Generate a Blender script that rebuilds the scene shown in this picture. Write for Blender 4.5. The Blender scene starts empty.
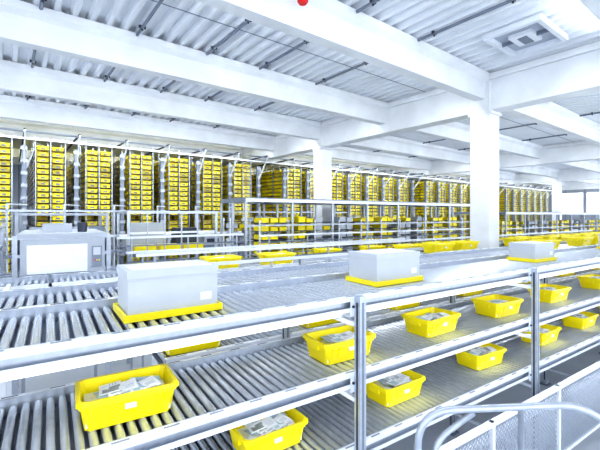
import bpy, math, random
from mathutils import Vector, Matrix
random.seed(4)
H=3.4
BR=math.radians(4.0)
scene=bpy.context.scene

# ---------------------------------------------------------------- materials
def mat(name,col,rough=.5,metal=0.0,noise=0.0,nscale=8.0,emis=0,bump=0):
    m=bpy.data.materials.new(name); m.use_nodes=True
    nt=m.node_tree; b=nt.nodes['Principled BSDF']
    b.inputs['Base Color'].default_value=(*col,1)
    b.inputs['Roughness'].default_value=rough
    b.inputs['Metallic'].default_value=metal
    if noise>0 or bump>0:
        tc=nt.nodes.new('ShaderNodeTexCoord'); n=nt.nodes.new('ShaderNodeTexNoise')
        n.inputs['Scale'].default_value=nscale; n.inputs['Detail'].default_value=6
        nt.links.new(tc.outputs['Object'],n.inputs['Vector'])
        if noise>0:
            r=nt.nodes.new('ShaderNodeValToRGB')
            r.color_ramp.elements[0].position=.3; r.color_ramp.elements[1].position=.7
            r.color_ramp.elements[0].color=(*[c*(1-noise) for c in col],1)
            r.color_ramp.elements[1].color=(*[min(1,c*(1+noise*.4)) for c in col],1)
            nt.links.new(n.outputs['Fac'],r.inputs['Fac']); nt.links.new(r.outputs['Color'],b.inputs['Base Color'])
        if bump>0:
            bp=nt.nodes.new('ShaderNodeBump'); bp.inputs['Strength'].default_value=bump
            nt.links.new(n.outputs['Fac'],bp.inputs['Height']); nt.links.new(bp.outputs['Normal'],b.inputs['Normal'])
    if emis:
        b.inputs['Emission Color'].default_value=(1,1,1,1); b.inputs['Emission Strength'].default_value=emis
    return m
M_ALU=mat('brushed_aluminium',(.47,.51,.59),.28,.5,.12,20)
M_WHT=mat('white_powder_coat',(.74,.775,.84),.38,.05,.06,6)
M_ROL=mat('zinc_roller',(.62,.66,.73),.22,.6,.12,12)
M_DRK=mat('dark_steel',(.035,.042,.065),.5,.2)
M_SHD=mat('roller_gap_shade',(.13,.15,.20),.45,.2)  # dark colour standing in for shade in the roller gaps
M_GRY=mat('grey_steel',(.20,.23,.29),.5,.2,.1,5)
M_YEL=mat('yellow_plastic',(.93,.765,.004),.30,0,.05,3)
M_YED=mat('yellow_plastic_aged',(.66,.52,.02),.5,0,.2,1.5)
M_CON=mat('painted_concrete',(.79,.81,.84),.75,0,.12,1.2,bump=.05)
M_DECK=mat('ceiling_deck_paint',(.79,.82,.87),.5,0,.08,.8)
M_FLR=mat('floor_screed',(.60,.64,.71),.35,0,.15,.7)
M_WAL=mat('wall_panel_paint',(.42,.46,.54),.6,0,.06,.5)
M_CRT=mat('light_grey_carton',(.50,.53,.58),.6,0,.05,4)
M_MAC=mat('machine_grey_enamel',(.38,.41,.47),.4,.1,.05,4)
M_RED=mat('red_plastic',(.8,.02,.02),.4)
M_GLS=mat('window_glass',(.75,.85,.95),.1,0,emis=3)
M_BLU=mat('pale_blue_print',(.48,.62,.70),.35,0,.25,25)
M_PAP=mat('magazine_paper',(.93,.945,.96),.3,0,.10,22)
M_OLV=mat('olive_print',(.38,.41,.38),.4,0,.4,22)
M_LMP=mat('added_fill_glow',(1,1,1),.5,emis=2)  # glowing faces of the added fill lamps and strips

# ---------------------------------------------------------------- mesh builder
class MB:
    def __init__(s): s.v=[];s.f=[];s.m=[];s.mats=[];s.sm=[]
    def mi(s,m):
        if m not in s.mats: s.mats.append(m)
        return s.mats.index(m)
    def add(s,vs,fs,m,smooth=False,T=None):
        o=len(s.v)
        s.v+= [tuple(T@Vector(p)) for p in vs] if T is not None else [tuple(p) for p in vs]
        k=s.mi(m)
        for f in fs:
            s.f.append([o+i for i in f]); s.m.append(k); s.sm.append(smooth)
    def box(s,x0,x1,y0,y1,z0,z1,m,T=None):
        vs=[(x0,y0,z0),(x1,y0,z0),(x1,y1,z0),(x0,y1,z0),(x0,y0,z1),(x1,y0,z1),(x1,y1,z1),(x0,y1,z1)]
        s.add(vs,[(0,3,2,1),(4,5,6,7),(0,1,5,4),(1,2,6,5),(2,3,7,6),(3,0,4,7)],m,False,T)
    def bar(s,p0,p1,w,h,m):
        p0=Vector(p0);p1=Vector(p1);d=(p1-p0);L=d.length
        q=d.to_track_quat('X','Z').to_matrix().to_4x4()
        s.box(0,L,-w/2,w/2,-h/2,h/2,m,Matrix.Translation(p0)@q)
    def cyl(s,p0,p1,r,m,n=10,caps=True):
        p0=Vector(p0);p1=Vector(p1);d=p1-p0
        q=d.to_track_quat('Z','Y').to_matrix()
        vs=[];fs=[]
        for i in range(n):
            a=2*math.pi*i/n; o=q@Vector((math.cos(a)*r,math.sin(a)*r,0))
            vs.append(p0+o); vs.append(p1+o)
        for i in range(n):
            j=(i+1)%n; fs.append((2*i,2*j,2*j+1,2*i+1))
        s.add(vs,fs,m,True)
        if caps:
            s.add(vs,[[2*i for i in range(n)][::-1],[2*i+1 for i in range(n)]],m,False)
    def tube(s,path,r,m,n=12):
        path=[Vector(p) for p in path]; rings=[]
        for i,p in enumerate(path):
            t=(path[min(i+1,len(path)-1)]-path[max(i-1,0)]).normalized()
            a=Vector((0,1,0)) if abs(t.y)<.9 else Vector((1,0,0))
            u=t.cross(a).normalized(); w=t.cross(u)
            rings.append([p+u*math.cos(2*math.pi*k/n)*r+w*math.sin(2*math.pi*k/n)*r for k in range(n)])
        vs=[q for R in rings for q in R]; fs=[]
        for i in range(len(path)-1):
            for k in range(n):
                l=(k+1)%n; fs.append((i*n+k,i*n+l,(i+1)*n+l,(i+1)*n+k))
        fs.append(list(range(n))); fs.append([(len(path)-1)*n+k for k in range(n)][::-1])
        s.add(vs,fs,m,True)
    def mesh(s,name):
        me=bpy.data.meshes.new(name); me.from_pydata(s.v,[],s.f)
        for m in s.mats: me.materials.append(m)
        me.polygons.foreach_set('material_index',s.m); me.polygons.foreach_set('use_smooth',s.sm)
        me.update(); return me
    def obj(s,name,loc=(0,0,0),rz=0,bevel=0):
        o=bpy.data.objects.new(name,s.mesh(name)); scene.collection.objects.link(o)
        o.location=loc; o.rotation_euler=(0,0,rz)
        if bevel:
            b=o.modifiers.new('bevel','BEVEL'); b.width=bevel; b.segments=2; b.limit_method='ANGLE'
        return o
def inst(name,me,loc,rz=0):
    o=bpy.data.objects.new(name,me); scene.collection.objects.link(o); o.location=loc; o.rotation_euler=(0,0,rz); return o
def rotB(x,y): return (x*math.cos(BR)-y*math.sin(BR), x*math.sin(BR)+y*math.cos(BR))

# ---------------------------------------------------------------- building shell (building axes)
XA,XB,YA,YB=-14,50,-6,30
zc=H+3.45
b=MB(); b.box(XA,XB,YA,YB,-.2,0,M_FLR); b.obj('floor',rz=BR)
b=MB(); p=.27; x=XA; prof=[]
while x<XB:
    prof+=[(x,zc),(x+.08,zc),(x+.115,zc+.10),(x+.235,zc+.10)]; x+=p
vs=[];fs=[]
for (px,pz) in prof: vs+=[(px,YA,pz),(px,YB,pz)]
for i in range(len(prof)-1): fs.append((2*i,2*i+1,2*i+3,2*i+2))
b.add(vs,fs,M_DECK)
b.box(XA,XB,YA,YB,zc+.14,zc+.3,M_DECK)
for y in [6.25,9.35,12.5,15.6,18.6,21.7]:
    b.box(XA,XB,y-.012,y+.012,zc-.008,zc-.002,M_GRY)
b.obj('ceiling',rz=BR)
b=MB(); b.box(XA,XB,YB,YB+.3,0,zc+.3,M_WAL)
for i in range(40): b.box(XA+i*1.6,XA+i*1.6+.05,YB-.03,YB,0,zc,M_GRY)
b.obj('wall_back',rz=BR)
b=MB(); b.box(XB,XB+.3,YA,YB,0,zc+.3,M_WAL)
for i in range(20): b.box(XB-.03,XB,YA+i*1.8,YA+i*1.8+.05,0,zc,M_GRY)
b.obj('wall_right',rz=BR)
n=0
for y in [2,5,8,11,14]:
    b=MB(); b.box(XB-.06,XB-.035,y,y+2.6,3.6,5.8,M_GLS)
    b.box(XB-.12,XB-.035,y-.08,y,3.5,5.9,M_WHT); b.box(XB-.12,XB-.035,y+2.6,y+2.68,3.5,5.9,M_WHT)
    b.box(XB-.12,XB-.035,y,y+2.6,3.5,3.6,M_WHT); b.box(XB-.12,XB-.035,y,y+2.6,5.8,5.9,M_WHT)
    b.box(XB-.12,XB-.06,y+1.27,y+1.33,3.6,5.8,M_WHT)
    n+=1; b.obj('window_%d'%n,rz=BR)
GX=[-2.4,9.45,21.3,33.0,44.7]
BY=[-1.5,1.6,4.7,7.8,10.9,14.0,17.1,20.2,23.3,26.4]
for y in BY:
    b=MB()
    prof=[(-.12,2.84),(.12,2.84),(.16,3.24),(.26,3.31),(.26,3.44),(-.26,3.44),(-.26,3.31),(-.16,3.24)]
    vs=[(XA,y+q,H+z) for q,z in prof]+[(XB,y+q,H+z) for q,z in prof]; k=len(prof)
    b.add(vs,[(i,(i+1)%k,(i+1)%k+k,i+k) for i in range(k)]+[list(range(k))[::-1],[i+k for i in range(k)]],M_CON)
    b.obj('ceiling_beam',rz=BR)
for gx in GX:
    b=MB(); b.box(gx-.22,gx+.22,YA,YB,H+2.55,H+3.28,M_CON); b.box(gx-.28,gx+.28,YA,YB,H+3.28,H+3.43,M_CON)
    b.obj('ceiling_girder',rz=BR,bevel=.02)
for gx in GX:
    for y in [-1.5,4.7,10.9,17.1,23.3]:
        if gx<0 and y<16: continue
        b=MB(); b.box(gx-.25,gx+.25,y-.25,y+.25,0,H+3.27,M_CON); b.box(gx-.27,gx+.27,y-.30,y+.30,H+2.46,H+2.54,M_CON)
        b.box(gx-.32,gx+.32,y-.32,y+.32,0,.12,M_GRY)
        b.obj('concrete_column',rz=BR,bevel=.02)
for x in [-5.3,-3.1,-1.2,.4,1.9,3.3,4.6,6.3,12.2,15.5,18.6,24,28]:
    b=MB()
    for y0,y1 in zip(BY[:-1],BY[1:]):
        b.cyl((x,y0+.27,zc-.05),(x,y1-.27,zc-.05),.028,M_GRY,8)
        for t in (.35,.8):
            y=y0+(y1-y0)*t
            b.cyl((x,y,zc-.10),(x,y,zc-.05),.02,M_DRK,6)
            b.box(x-.06,x+.06,y-.02,y+.02,zc-.06,zc-.014,M_DRK)
    b.obj('sprinkler_pipe',rz=BR)
b=MB(); vx,vy=7.8,3.1
b.box(vx-.65,vx+.65,vy-.5,vy-.42,zc-.12,zc-.01,M_WHT);b.box(vx-.65,vx+.65,vy+.42,vy+.5,zc-.12,zc-.01,M_WHT)
b.box(vx-.65,vx-.57,vy-.42,vy+.42,zc-.12,zc-.01,M_WHT);b.box(vx+.57,vx+.65,vy-.42,vy+.42,zc-.12,zc-.01,M_WHT)
b.box(vx-.57,vx+.57,vy-.42,vy+.42,zc-.03,zc-.01,M_WAL)
b.box(vx-.25,vx+.25,vy-.2,vy+.2,zc-.10,zc-.03,M_DECK)
b.box(vx-.02,vx+.02,vy-.42,vy-.2,zc-.10,zc-.03,M_GRY);b.box(vx-.02,vx+.02,vy+.2,vy+.42,zc-.10,zc-.03,M_GRY)
b.box(vx-.15,vx+.2,vy-.08,vy+.08,zc-.115,zc-.10,M_GRY)
b.obj('ceiling_skylight_vent',rz=BR)
b=MB(); b.cyl((3.35,4.3,H+3.08),(3.35,4.3,H+3.3),.08,M_RED,14); b.cyl((3.35,4.3,H+3.3),(3.35,4.3,zc),.02,M_GRY,8); b.cyl((3.35,4.3,H+3.05),(3.35,4.3,H+3.08),.06,M_RED,14)
b.obj('fire_alarm_sounder',rz=BR)

def area(parent,loc,rx,L,wd,pw):  # area light for the added fill lamps and strips
    l=bpy.data.lights.new('tube','AREA'); l.shape='RECTANGLE'; l.size=L; l.size_y=wd; l.energy=pw; l.color=(.90,.95,1)
    lo=bpy.data.objects.new('tube',l); scene.collection.objects.link(lo); lo.parent=parent; lo.location=loc; lo.rotation_euler=(rx,0,0)
def fill_lamp(x,y,L,up,dn):  # added fill lamp, tucked behind a beam out of view
    X,Y=rotB(x,y)
    b=MB(); b.box(-L/2,L/2,-.05,.05,-.03,.03,M_WHT)
    b.box(-L/2+.03,L/2-.03,-.04,.04,.03,.036,M_LMP); b.box(-L/2+.03,L/2-.03,-.04,.04,-.036,-.03,M_LMP)
    for q in (-L/3,0,L/3): b.box(q-.02,q+.02,-.17,-.05,-.01,.01,M_GRY)
    o=b.obj('added_fill_lamp',(X,Y,H+3.17),BR)
    area(o,(0,0,.045),math.pi,L,.08,up); area(o,(0,0,-.045),0,L,.08,dn)
for y in [1.6,4.7,7.8,10.9,14.0,20.2]:
    for x0,x1 in [(-9,-3.2),(-1.5,8.5),(10.5,20.3),(22.3,32),(34,43.5)]:
        L=x1-x0; fill_lamp((x0+x1)/2,y+.33,L,L*4.2,L*(12 if y>10 else 6.5))

# ---------------------------------------------------------------- high-bay racks
ZT=2.35+H
b=MB(); RW=.42
for ys in [0,1.3,2.6,3.9,5.2,6.5,7.8]:
    for xs in [-RW,0,RW]:
        b.box(xs-.015,xs+.015,ys-.02,ys+.03,0,ZT+.25,M_ALU)
z=.3
while z<ZT-.15:
    for xs in [-RW,0,RW]: b.box(xs-.015,xs+.015,0,7.8,z-.015,z,M_GRY)
    b.box(-RW,RW,-.02,0,z-.015,z,M_DRK)
    for side in (-1,1):
        cx=side*RW/2
        for k in range(12):
            if random.random()<.05: continue
            y0=.02+k*.65
            dy=random.uniform(-.02,.04)
            mm=M_YEL if random.random()<.82 else M_YED
            b.box(cx-.155,cx+.155,y0+dy+.02,y0+dy+.54,z,z+.11,mm)
            b.box(cx-.18,cx+.18,y0+dy,y0+dy+.56,z+.11,z+.135,mm)
            if k==0: b.box(cx-.06,cx+.06,y0+dy+.012,y0+dy+.02,z+.03,z+.08,M_GRY)
    z+=.195
for s in (-1,1): b.bar((s*RW,0,.3),(s*RW,7.8,ZT),.02,.03,M_ALU)
rack=b.mesh('storage_rack')
YR=15.2
RX=[-3.3+i*1.46 for i in range(34)]
for x in RX:
    if any(abs(x-g)<.68 for g in GX): continue
    X,Y=rotB(x,YR); inst('storage_rack',rack,(X,Y,0),BR)
b=MB()
b.box(-4,46,YR-.30,YR-.24,ZT+.08,ZT+.14,M_WHT)
b.box(-4,46,YR-.9,YR-.85,ZT+.2,ZT+.25,M_GRY)
for x0 in RX:
    x=x0-.73
    b.box(x-.025,x+.025,YR-.95,YR+7.8,ZT+.26,ZT+.31,M_DRK)
    b.bar((x,YR-.2,ZT-.7),(x,YR-1.0,ZT+.24),.04,.04,M_WHT)
    b.box(x-.06,x+.06,YR-.2,YR-.08,0,ZT-.1,M_GRY)
    for k in range(14): b.box(x-.09,x+.09,YR-.24,YR-.2,.3+k*.4,.40+k*.4,M_MAC)
    b.bar((x+.1,YR-.3,ZT+.1),(x+.73,YR+2.5,ZT+.3),.03,.03,M_WHT)
b.obj('rack_guide_rail_frame',rz=BR)

# ---------------------------------------------------------------- conveyors
def conveyor(name,x0,x1,y0,y1,zs,legs=False,legx=(),rail=.13,pitch=.076,motors=False):
    b=MB()
    for yy,sg in ((y0,-1),(y1,1)):
        b.box(x0,x1,yy-.012,yy,zs-rail+.05,zs+.05,M_ALU)
        o0,o1=(yy-.055,yy-.012) if sg<0 else (yy,yy+.045)
        b.box(x0,x1,o0,o1,zs+.038,zs+.05,M_WHT)
        b.box(x0,x1,o0,o1,zs-rail+.05,zs-rail+.062,M_WHT)
        lip=(yy-.055,yy-.049) if sg<0 else (yy+.039,yy+.045)
        b.box(x0,x1,lip[0],lip[1],zs+.01,zs+.038,M_WHT)
        b.box(x0,x1,lip[0],lip[1],zs-rail+.062,zs-rail+.085,M_WHT)
        x=x0+.1
        while x<x1:
            b.box(x,x+.10,o0+.014,o1-.014,zs+.0502,zs+.0525,M_GRY)
            x+=.30
    x=x0+.05
    while x<x1-.03:
        b.cyl((x,y0+.004,zs-.029),(x,y1-.02,zs-.029),.029,M_ROL,10,False)
        x+=pitch
    b.box(x0,x1,y0+.01,y1-.013,zs-.078,zs-.07,M_SHD)  # added dark sheet, makes the gaps between rollers read as shaded
    b.box(x0,x1,y0+.04,y0+.08,zs-.10,zs-.08,M_DRK)
    b.box(x0,x1,y1-.1,y1-.06,zs-.10,zs-.08,M_DRK)
    if motors:
        x=x0+1.2
        while x<x1:
            b.box(x,x+.28,y0-.10,y0-.056,zs-.13,zs+.0,M_DRK); b.cyl((x+.3,y0-.09,zs-.16),(x+.55,y0-.09,zs-.16),.05,M_GRY,10)
            b.box(x-.02,x+.02,y0-.055,y0-.04,zs-.1,zs+.16,M_GRY); x+=1.9
    for lx in legx:
        b.box(lx-.03,lx+.03,y0+.0,y1-.012,zs-rail-.01,zs-rail+.045,M_WHT)
        if legs:
            for yy in (y0+.03,y1-.09):
                b.box(lx-.03,lx+.03,yy,yy+.06,0,zs-rail-.01,M_WHT)
                b.box(lx-.06,lx+.06,yy-.03,yy+.09,0,.015,M_GRY)
    return b.obj(name)
LX=[-3.9,-.85,2.2,5.24,8.3,11.3,14.3,17.3]
Z1,Z2,Z3=H-.75,H-1.40,H-2.04
conveyor('roller_conveyor',-4,18,2.5,3.5,Z1,legx=LX)
conveyor('roller_conveyor',-4,18,2.5,3.5,Z2,legx=LX)
conveyor('roller_conveyor',-4,18,2.5,3.5,Z3,legx=LX)
conveyor('roller_conveyor',-4,18,3.68,4.5,Z1-.02,legx=LX)
conveyor('roller_conveyor',.9,18,3.68,4.5,Z2,legx=LX[2:])
b=MB()
for lx in LX:
    for yy,top in ((2.36,Z1+.06),(3.57,Z1+.04),(4.58,Z1+.02)):
        b.box(lx-.035,lx+.035,yy,yy+.07,0,top,M_ALU)
        for s in (-.038,.035): b.box(lx+s,lx+s+.003,yy+.025,yy+.045,.1,top-.05,M_DRK)
        b.box(lx-.012,lx+.012,yy-.002,yy,.1,top-.05,M_GRY)
        b.box(lx-.08,lx+.08,yy-.04,yy+.11,0,.02,M_GRY)
    for zz in (Z1,Z2,Z3):
        b.box(lx-.07,lx+.07,2.43,2.444,zz-.11,zz+.04,M_WHT)
        for q in (-.05,.05):
            b.cyl((lx+q,2.42,zz-.03),(lx+q,2.43,zz-.03),.012,M_DRK,8)
    for zz in (Z1-.17,Z2-.17,Z3-.17,.35):
        b.box(lx-.02,lx+.02,2.43,3.57,zz-.04,zz,M_WHT)
    b.box(lx-.02,lx+.02,3.64,4.58,Z1-.23,Z1-.19,M_WHT)
    b.box(lx-.02,lx+.02,3.64,4.58,.4,.46,M_WHT)
for i in range(len(LX)-1):
    b.bar((LX[i]+.04,4.66,.5),(LX[i+1]-.04,4.66,Z1-.4),.03,.03,M_WHT)
    b.box(LX[i],LX[i+1],2.30,2.36,.9,.96,M_WHT)
b.obj('conveyor_support_frame')
for zz,yy in ((Z1,2.53),(Z2,2.53),(Z1,3.85)):  # added fill strips under the tiers, brighten the totes below
    for i in range(len(LX)-1):
        x0,x1=LX[i]+.1,LX[i+1]-.1; L=x1-x0
        b=MB(); b.box(-L/2,L/2,-.02,.02,-.01,.01,M_WHT); b.box(-L/2+.02,L/2-.02,-.014,.014,-.014,-.01,M_LMP)
        o=b.obj('added_fill_strip',((x0+x1)/2,yy,zz-.112))
        area(o,(0,0,-.02),math.radians(20),L,.025,L*1.6)
LM=[-4,-1,2,5,8,11,14,17]
conveyor('roller_conveyor',-5,20,5.8,6.55,H-.92,True,LM,motors=True)
conveyor('roller_conveyor',-5,19,6.95,7.6,H-1.02,True,LM,motors=True)
conveyor('roller_conveyor',-5,3.2,8.0,8.6,H-1.10,True,[-4,-1,2])
conveyor('roller_conveyor',9.7,24,4.85,5.33,H-.80,True,[10,12,15,18,21])
conveyor('roller_conveyor',6.4,8.5,4.85,5.33,H-.80,True,[6.6,8.2])
def cross(xa,xb,ya,yb,zs):
    b=MB()
    for x in (xa,xb): b.box(x-.02,x+.02,ya,yb,zs-.1,zs+.05,M_WHT)
    y=ya+.04
    while y<yb-.03: b.cyl((xa+.02,y,zs-.026),(xb-.02,y,zs-.026),.025,M_ROL,8,False); y+=.08
    b.box(xa+.02,xb-.02,ya,yb,zs-.075,zs-.068,M_SHD)  # same added dark sheet for shaded roller gaps
    for x in (xa,xb):
        for y in (ya+.1,yb-.1): b.box(x-.03,x+.03,y-.03,y+.03,0,zs-.1,M_WHT)
    b.obj('cross_transfer_conveyor')
cross(-1.1,-.4,4.7,5.55,H-.86); cross(1.2,1.9,4.7,5.55,H-.9); cross(4.1,4.8,4.7,5.55,H-.9)
b=MB()
for y,z,xa,xb in ((5.63,H-.76,1.6,20),(6.78,H-.68,1.2,20),(7.8,H-.72,1.2,9),(9.0,H-.5,1.2,4.2),(8.9,H-.55,4.6,16)):
    b.box(xa,xb,y-.015,y+.015,z-.025,z+.025,M_WHT)
    b.box(xa,xb,y-.01,y+.01,z-.2,z-.17,M_GRY)
    x=xa+.3
    while x<xb:
        b.box(x-.018,x+.018,y-.012,y+.012,0,z-.03,M_ALU); x+=1.25
b.obj('conveyor_guard_rail')

# ---------------------------------------------------------------- totes
def tote_mesh(name,seed,L=.64,W=.43,Ht=.205,fill=True):
    r=random.Random(seed); b=MB()
    l0,w0=L/2-.05,W/2-.05; l1,w1=L/2-.02,W/2-.02
    def ring(l,w,z,c=.03):
        return [(-l+c,-w,z),(l-c,-w,z),(l,-w+c,z),(l,w-c,z),(l-c,w,z),(-l+c,w,z),(-l,w-c,z),(-l,-w+c,z)]
    R=[ring(l0,w0,0),ring(l1-.005,w1-.005,Ht-.055),ring(l1+.004,w1+.004,Ht-.055),ring(l1+.004,w1+.004,Ht-.035),ring(L/2,W/2,Ht-.03),ring(L/2,W/2,Ht-.004),ring(L/2-.004,W/2-.004,Ht),ring(l1-.008,w1-.008,Ht),ring(l0-.012,w0-.012,.015)]
    vs=[p for q in R for p in q]; fs=[tuple(range(8))[::-1]]
    for i in range(len(R)-1):
        for k in range(8):
            j=(k+1)%8; fs.append((i*8+k,i*8+j,(i+1)*8+j,(i+1)*8+k))
    e=(len(R)-1)*8; fs.append(tuple(e+k for k in range(8))); b.add(vs,fs,M_YEL)
    for k in (0,1,5,6):
        x=-l0+.04+k*(2*l0-.08)/6
        for sg in (-1,1):
            b.add([(x-.005,sg*w0,.01),(x+.005,sg*w0,.01),(x+.005,sg*(W/2-.010),Ht-.05),(x-.005,sg*(W/2-.010),Ht-.05),(x-.005,sg*(w0-.01),.01),(x+.005,sg*(w0-.01),.01),(x+.005,sg*(w1-.01),Ht-.05),(x-.005,sg*(w1-.01),Ht-.05)],
                  [(0,1,2,3),(0,3,7,4),(1,5,6,2)],M_YEL)
    for sg in (-1,1):
        b.box(sg*(L/2-.018)-.014,sg*(L/2-.018)+.014,-.07,.07,Ht-.085,Ht-.03,M_YEL)
    b.box(-.035,.035,-w1-.006,-w1+.006,Ht-.10,Ht-.068,M_WHT)
    if fill:
        b.box(-l0+.005,l0-.005,-w0+.005,w0-.005,.02,.115,M_PAP)
        for k in range(12):
            m=r.choice([M_PAP,M_PAP,M_PAP,M_BLU])
            a=r.choice([0,1.57,.3,-.25])+r.uniform(-.2,.2)
            w,l,h=r.uniform(.055,.075),r.uniform(.08,.11),.0025
            T=Matrix.Translation((r.uniform(-.15,.15),r.uniform(-.06,.06),.130+.0045*k))@Matrix.Rotation(a,4,'Z')@Matrix.Rotation(r.uniform(-.12,.12),4,'X')@Matrix.Rotation(r.uniform(-.1,.1),4,'Y')
            b.box(-l,l,-w,w,-h,h,m,T)
            b.box(-l*.85,-l*.1,-w*.75,w*.7,h,h+.001,r.choice([M_OLV,M_BLU,M_CRT,M_BLU]),T)
            for q in (.1,.35,.6): b.box(l*.1,l*.8,w*(q-.6),w*(q-.52),h,h+.001,M_CRT,T)
    return b.mesh(name)
TM=[tote_mesh('plastic_tote',i) for i in range(5)]
EM=tote_mesh('plastic_tote',9,fill=False)
def tote(x,y,z,k,rz=0): inst('plastic_tote',TM[k%5],(x,y,z+.001),rz)
k=0
for x in (.46,2.42,3.85,5.32,6.89,8.86,10.6,12.4,14.2):
    tote(x,2.94,Z2,k,random.uniform(-.05,.05)); k+=1
for x in (-.9,1.62,3.24,4.94,6.65,8.17,9.9,11.7,13.3):
    tote(x,2.98,Z3,k,random.uniform(-.06,.06)); k+=1
for x in (1.25,2.92,4.5,6.2,8.3,10,12): tote(x,4.0,Z2,k,random.uniform(-.05,.05)); k+=1
for x in (2.45,3.55,7.2,8.0,10.4,12.5): tote(x,6.17,H-.92,k); k+=1
for x in (5.6,7.1,9.8,12,12.8,15): tote(x,7.27,H-1.02,k); k+=1
tote(6.9,5.09,H-.80,k); tote(7.8,5.09,H-.80,k+1)
for x in (9.4,11.2,12.1,13.6,14.5): tote(x,4.08,Z1-.02,k); k+=1
x=10.1
while x<20:
    tote(x,5.09,H-.80,k); k+=1; x+=.70+random.choice([0,0,.3])

def carton(x,y,z,rz=0,L=.62,W=.40,Ht=.30):
    b=MB()
    b.box(-L/2-.03,L/2+.03,-W/2-.03,W/2+.03,0,.03,M_YEL)
    for s in (-1,1):
        b.box(-L/2-.03,L/2+.03,s*(W/2+.02)-.01,s*(W/2+.02)+.01,.03,.05,M_YEL)
        b.box(s*(L/2+.02)-.01,s*(L/2+.02)+.01,-W/2-.01,W/2+.01,.03,.05,M_YEL)
    b.box(-L/2,L/2,-W/2,W/2,.031,.03+Ht,M_CRT)
    b.box(-L/2-.006,L/2+.006,-W/2-.006,W/2+.006,.026+Ht-.05,.034+Ht,M_CRT)
    b.box(-L/2+.03,L/2-.03,-W/2+.03,W/2-.03,.034+Ht,.0355+Ht,M_WHT)
    b.box(L/2-.14,L/2-.05,-W/2-.0015,-W/2,.09,.15,M_WHT)
    b.obj('carton_on_tray',(x,y,z+.001),rz,bevel=.004)
carton(.78,3.08,Z1,.02,.66,.42,.32); carton(3.2,3.08,Z1,0,.68,.44,.30); carton(6.7,3.12,Z1,-.02,.62,.40,.26); carton(10.5,3.14,Z1)

# ---------------------------------------------------------------- mezzanine with shelving
def mezz(name,x0,x1,y0,y1,zt,nx):
    b=MB()
    b.box(x0,x1,y0,y1,zt-.03,zt,M_GRY)
    for y in (y0,y1): b.box(x0,x1,y-.04,y+.04,zt-.12,zt-.03,M_WHT)
    for i in range(nx+1):
        x=x0+(x1-x0)*i/nx
        b.box(x-.03,x+.03,y0,y1,zt-.12,zt-.03,M_GRY)
        for y in (y0,(y0+y1)/2,y1): b.box(x-.03,x+.03,y-.03,y+.03,0,zt-.12,M_ALU)
    for k in range(int((x1-x0)/.6)): b.box(x0+k*.6,x0+k*.6+.02,y0,y1,zt-.07,zt-.03,M_DRK)
    b.box(x0,x1,y0-.02,y0+.02,zt-.79,zt-.75,M_ALU)
    b.obj(name)
mezz('mezzanine_platform',4.4,14.8,9.3,11.05,H+.48,7)
mezz('mezzanine_platform',17,32,9.0,11.6,H+.15,9)
def shelving(name,x0,x1,y,z0,z1,n,seed,ph=0):
    r=random.Random(seed); b=MB(); w=(x1-x0)/n
    for i in range(n+1): 
        for yy in (y,y+.6): b.box(x0+i*w-.02,x0+i*w+.02,yy,yy+.04,0,z1,M_WHT)
    z=z0
    while z<z1:
        b.box(x0,x1,y,y+.64,z-.02,z,M_DRK)
        for i in range(n):
            q=x0+i*w+.05; kind=M_YEL if (i+ph)%4<2 else M_CRT
            while q<x0+(i+1)*w-.3:
                if r.random()<.85:
                    hh=r.choice([.10,.12,.15]); mm=kind if r.random()<.85 else M_YEL
                    b.box(q,q+.24,y+.03,y+.5,z,z+hh,mm); b.box(q-.01,q+.25,y+.02,y+.51,z+hh,z+hh+.015,mm)
                q+=.3
        z+=.24
    b.obj(name)
shelving('shelving_unit',4.9,14.4,9.42,H-1.9,H-.15,10,2)
shelving('shelving_unit',5.2,14.4,12.2,H-1.9,H-.1,8,3,2)
shelving('shelving_unit',17.5,31,9.4,H-1.9,H-.3,11,5)

def station(b,x0,x1,y0,y1,z0,z1,m=None):
    m=m or M_ALU
    for x in (x0,x1):
        for y in (y0,y1): b.box(x-.03,x+.03,y-.03,y+.03,0,z1,m)
    for z in (z0,z1-.06):
        for y in (y0,y1): b.box(x0,x1,y-.02,y+.02,z,z+.05,m)
        for x in (x0,x1): b.box(x-.02,x+.02,y0,y1,z,z+.05,m)
b=MB(); station(b,-.42,.78,6.74,8.8,H-.62,H-.30)
b.box(-.40,.76,6.70,6.735,H-.34,H-.28,M_MAC)
b.box(-.36,.72,6.68,6.72,H-.93,H-.36,M_MAC); b.box(-.28,.48,6.665,6.68,H-.86,H-.44,M_WHT)
b.box(.54,.68,6.665,6.68,H-.80,H-.48,M_GRY); b.box(.56,.66,6.66,6.665,H-.62,H-.50,M_CRT)
for q in range(3): b.cyl((.58+q*.03,6.655,H-.70),(.58+q*.03,6.665,H-.70),.01,M_RED if q==0 else M_YEL,8)
b.box(-.44,-.40,6.78,8.76,H-.85,H-.36,M_MAC); b.box(.76,.80,6.78,8.76,H-.85,H-.36,M_MAC)
b.box(-.40,.76,6.76,8.78,H-.30,H-.28,M_CRT)
b.box(-.1,.3,7.2,7.7,H-.28,H-.14,M_MAC); b.cyl((.45,7.3,H-.28),(.45,7.3,H-.12),.07,M_DRK,12)
b.obj('tote_transfer_machine')
b=MB(); station(b,-1.75,-.75,6.74,8.8,H-.62,H-.20); b.box(-1.72,-.78,6.70,6.735,H-.9,H-.5,M_MAC)
b.box(-1.6,-.9,6.69,6.70,H-.85,H-.55,M_CRT); b.obj('tote_transfer_machine')
b=MB(); station(b,-.55,1.05,9.3,10.6,H-1.5,H+.05,M_MAC)
b.box(-.35,.7,9.34,9.44,H-1.0,H-.25,M_MAC); b.box(.72,1.0,9.34,9.6,H-1.1,H-.25,M_GRY)
b.box(-.5,1.0,9.6,10.4,H-1.5,H-1.1,M_WHT); b.box(-.5,1.0,9.5,10.5,H-.01,H+.04,M_GRY)
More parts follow.
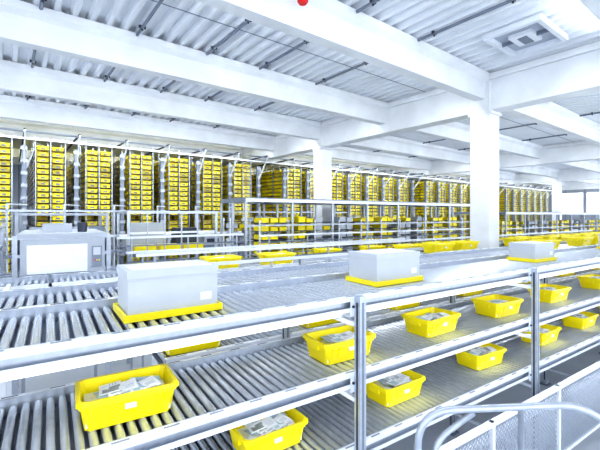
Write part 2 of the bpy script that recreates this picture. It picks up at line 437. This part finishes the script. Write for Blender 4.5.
b.obj('transfer_station')
b=MB(); station(b,1.5,3.6,9.4,11,H-1.5,H+.1)
for q in (1.9,2.3,2.7,3.1): b.box(q,q+.03,9.4,9.43,H-1.5,H+.1,M_ALU)
b.box(1.6,3.5,9.6,10.8,H-1.0,H-.92,M_GRY); b.box(1.5,3.6,9.41,9.44,H-.45,H-.4,M_WHT)
b.box(1.7,2.5,10.3,10.7,H-.9,H-.2,M_MAC); b.box(2.8,3.4,10.2,10.7,H-.9,H-.35,M_DRK)
for q in range(3): b.box(1.7+q*.6,2.2+q*.6,9.8,10.2,H-.92,H-.75,M_YEL)
b.obj('lift_shaft_frame')
b=MB(); station(b,-2.6,-.9,9.3,11,H-1.5,H-.1); b.box(-2.5,-1,9.35,9.4,H-1.4,H-.4,M_MAC); b.box(-2.4,-1,9.45,10.9,H-1.5,H-.7,M_WHT)
b.obj('transfer_station')
b=MB()
x=-3.0
while x<14:
    b.box(x-.03,x+.03,14.2,14.26,0,H+.35,M_ALU)
    b.bar((x,14.25,H+.33),(x+.5,14.9,H+.33),.03,.03,M_WHT)
    x+=1.46
b.box(-3,14,14.2,14.26,H+.1,H+.16,M_ALU); b.box(-3,14,14.2,14.26,H-.75,H-.68,M_WHT); b.box(-3,14,14.2,14.5,H-1.3,H-1.2,M_GRY)
for i in range(11):
    x=-2.8+i*1.46; b.box(x+.2,x+.95,14.3,14.9,H-1.2,H-.85+.1*(i%3),M_MAC); b.box(x+.3,x+.8,14.28,14.3,H-1.1,H-.95,M_DRK)
b.obj('rack_front_gantry',rz=BR)

# ---------------------------------------------------------------- mesh guard & handrail, right front
b=MB()
x0,x1,za,zb,y=2.35,13.0,H-3.05,H-2.22,2.2
b.box(x0,x1,y-.025,y+.025,zb,zb+.05,M_WHT); b.box(x0,x1,y-.02,y+.02,za-.04,za,M_WHT)
x=x0
while x<x1+.1:
    b.box(x-.025,x+.025,y-.03,y+.03,0,zb+.05,M_WHT); x+=1.52
hh=zb-za; x=x0-hh
while x<x1:
    for s in (0,1):
        a0,a1=(x,za),(x+hh,zb)
        if s: a0,a1=(x,zb),(x+hh,za)
        ax,az=a0; bx,bz=a1
        if ax<x0: t=(x0-ax)/(bx-ax); ax,az=x0,az+t*(bz-az)
        if bx>x1: t=(x1-a0[0])/(a1[0]-a0[0]); bx,bz=x1,a0[1]+t*(a1[1]-a0[1])
        if bx-ax>.02: b.bar((ax,y+s*.006,az),(bx,y+s*.006,bz),.006,.012,M_ALU)
    x+=.06
b.obj('mesh_guard_panel')
def arc(pts,r=.16,n=8):
    out=[]
    P=[Vector(p) for p in pts]
    out.append(P[0])
    for i in range(1,len(P)-1):
        a=P[i]+(P[i-1]-P[i]).normalized()*min(r,(P[i-1]-P[i]).length*.48); c=P[i]+(P[i+1]-P[i]).normalized()*min(r,(P[i+1]-P[i]).length*.48)
        for k in range(n+1):
            t=k/n; out.append(a*(1-t)**2+P[i]*2*t*(1-t)+c*t*t)
    out.append(P[-1]); return out
b=MB()
zz=H-1.10
b.tube(arc([(1.72,1.40,0.0),(1.72,1.40,zz),(2.62,.90,zz),(2.80,.50,zz-.45),(2.80,.50,0)],.2),.02,M_ALU)
b.tube(arc([(1.80,1.35,0),(1.80,1.35,zz-.17),(2.0,1.24,zz-.02)],.1),.016,M_ALU)
b.tube([(2.25,1.105,0),(2.25,1.105,zz)],.016,M_ALU)
b.obj('tubular_handrail')

# ---------------------------------------------------------------- light
w=bpy.data.worlds.new('world'); scene.world=w; w.use_nodes=True
bg=w.node_tree.nodes['Background']; bg.inputs[0].default_value=(.85,.925,1,1); bg.inputs[1].default_value=1.7
try:
    scene.view_settings.view_transform='Standard'; scene.view_settings.exposure=0.68
    scene.view_settings.look='Medium High Contrast'
except Exception as e: print(e)

cam=bpy.data.cameras.new('camera'); co=bpy.data.objects.new('camera',cam); scene.collection.objects.link(co)
co.location=(0,0,H); co.rotation_euler=(math.radians(90),0,math.radians(-33.5))
cam.sensor_width=36; cam.lens=22.65; cam.shift_y=-10/600; cam.clip_end=200
scene.camera=co
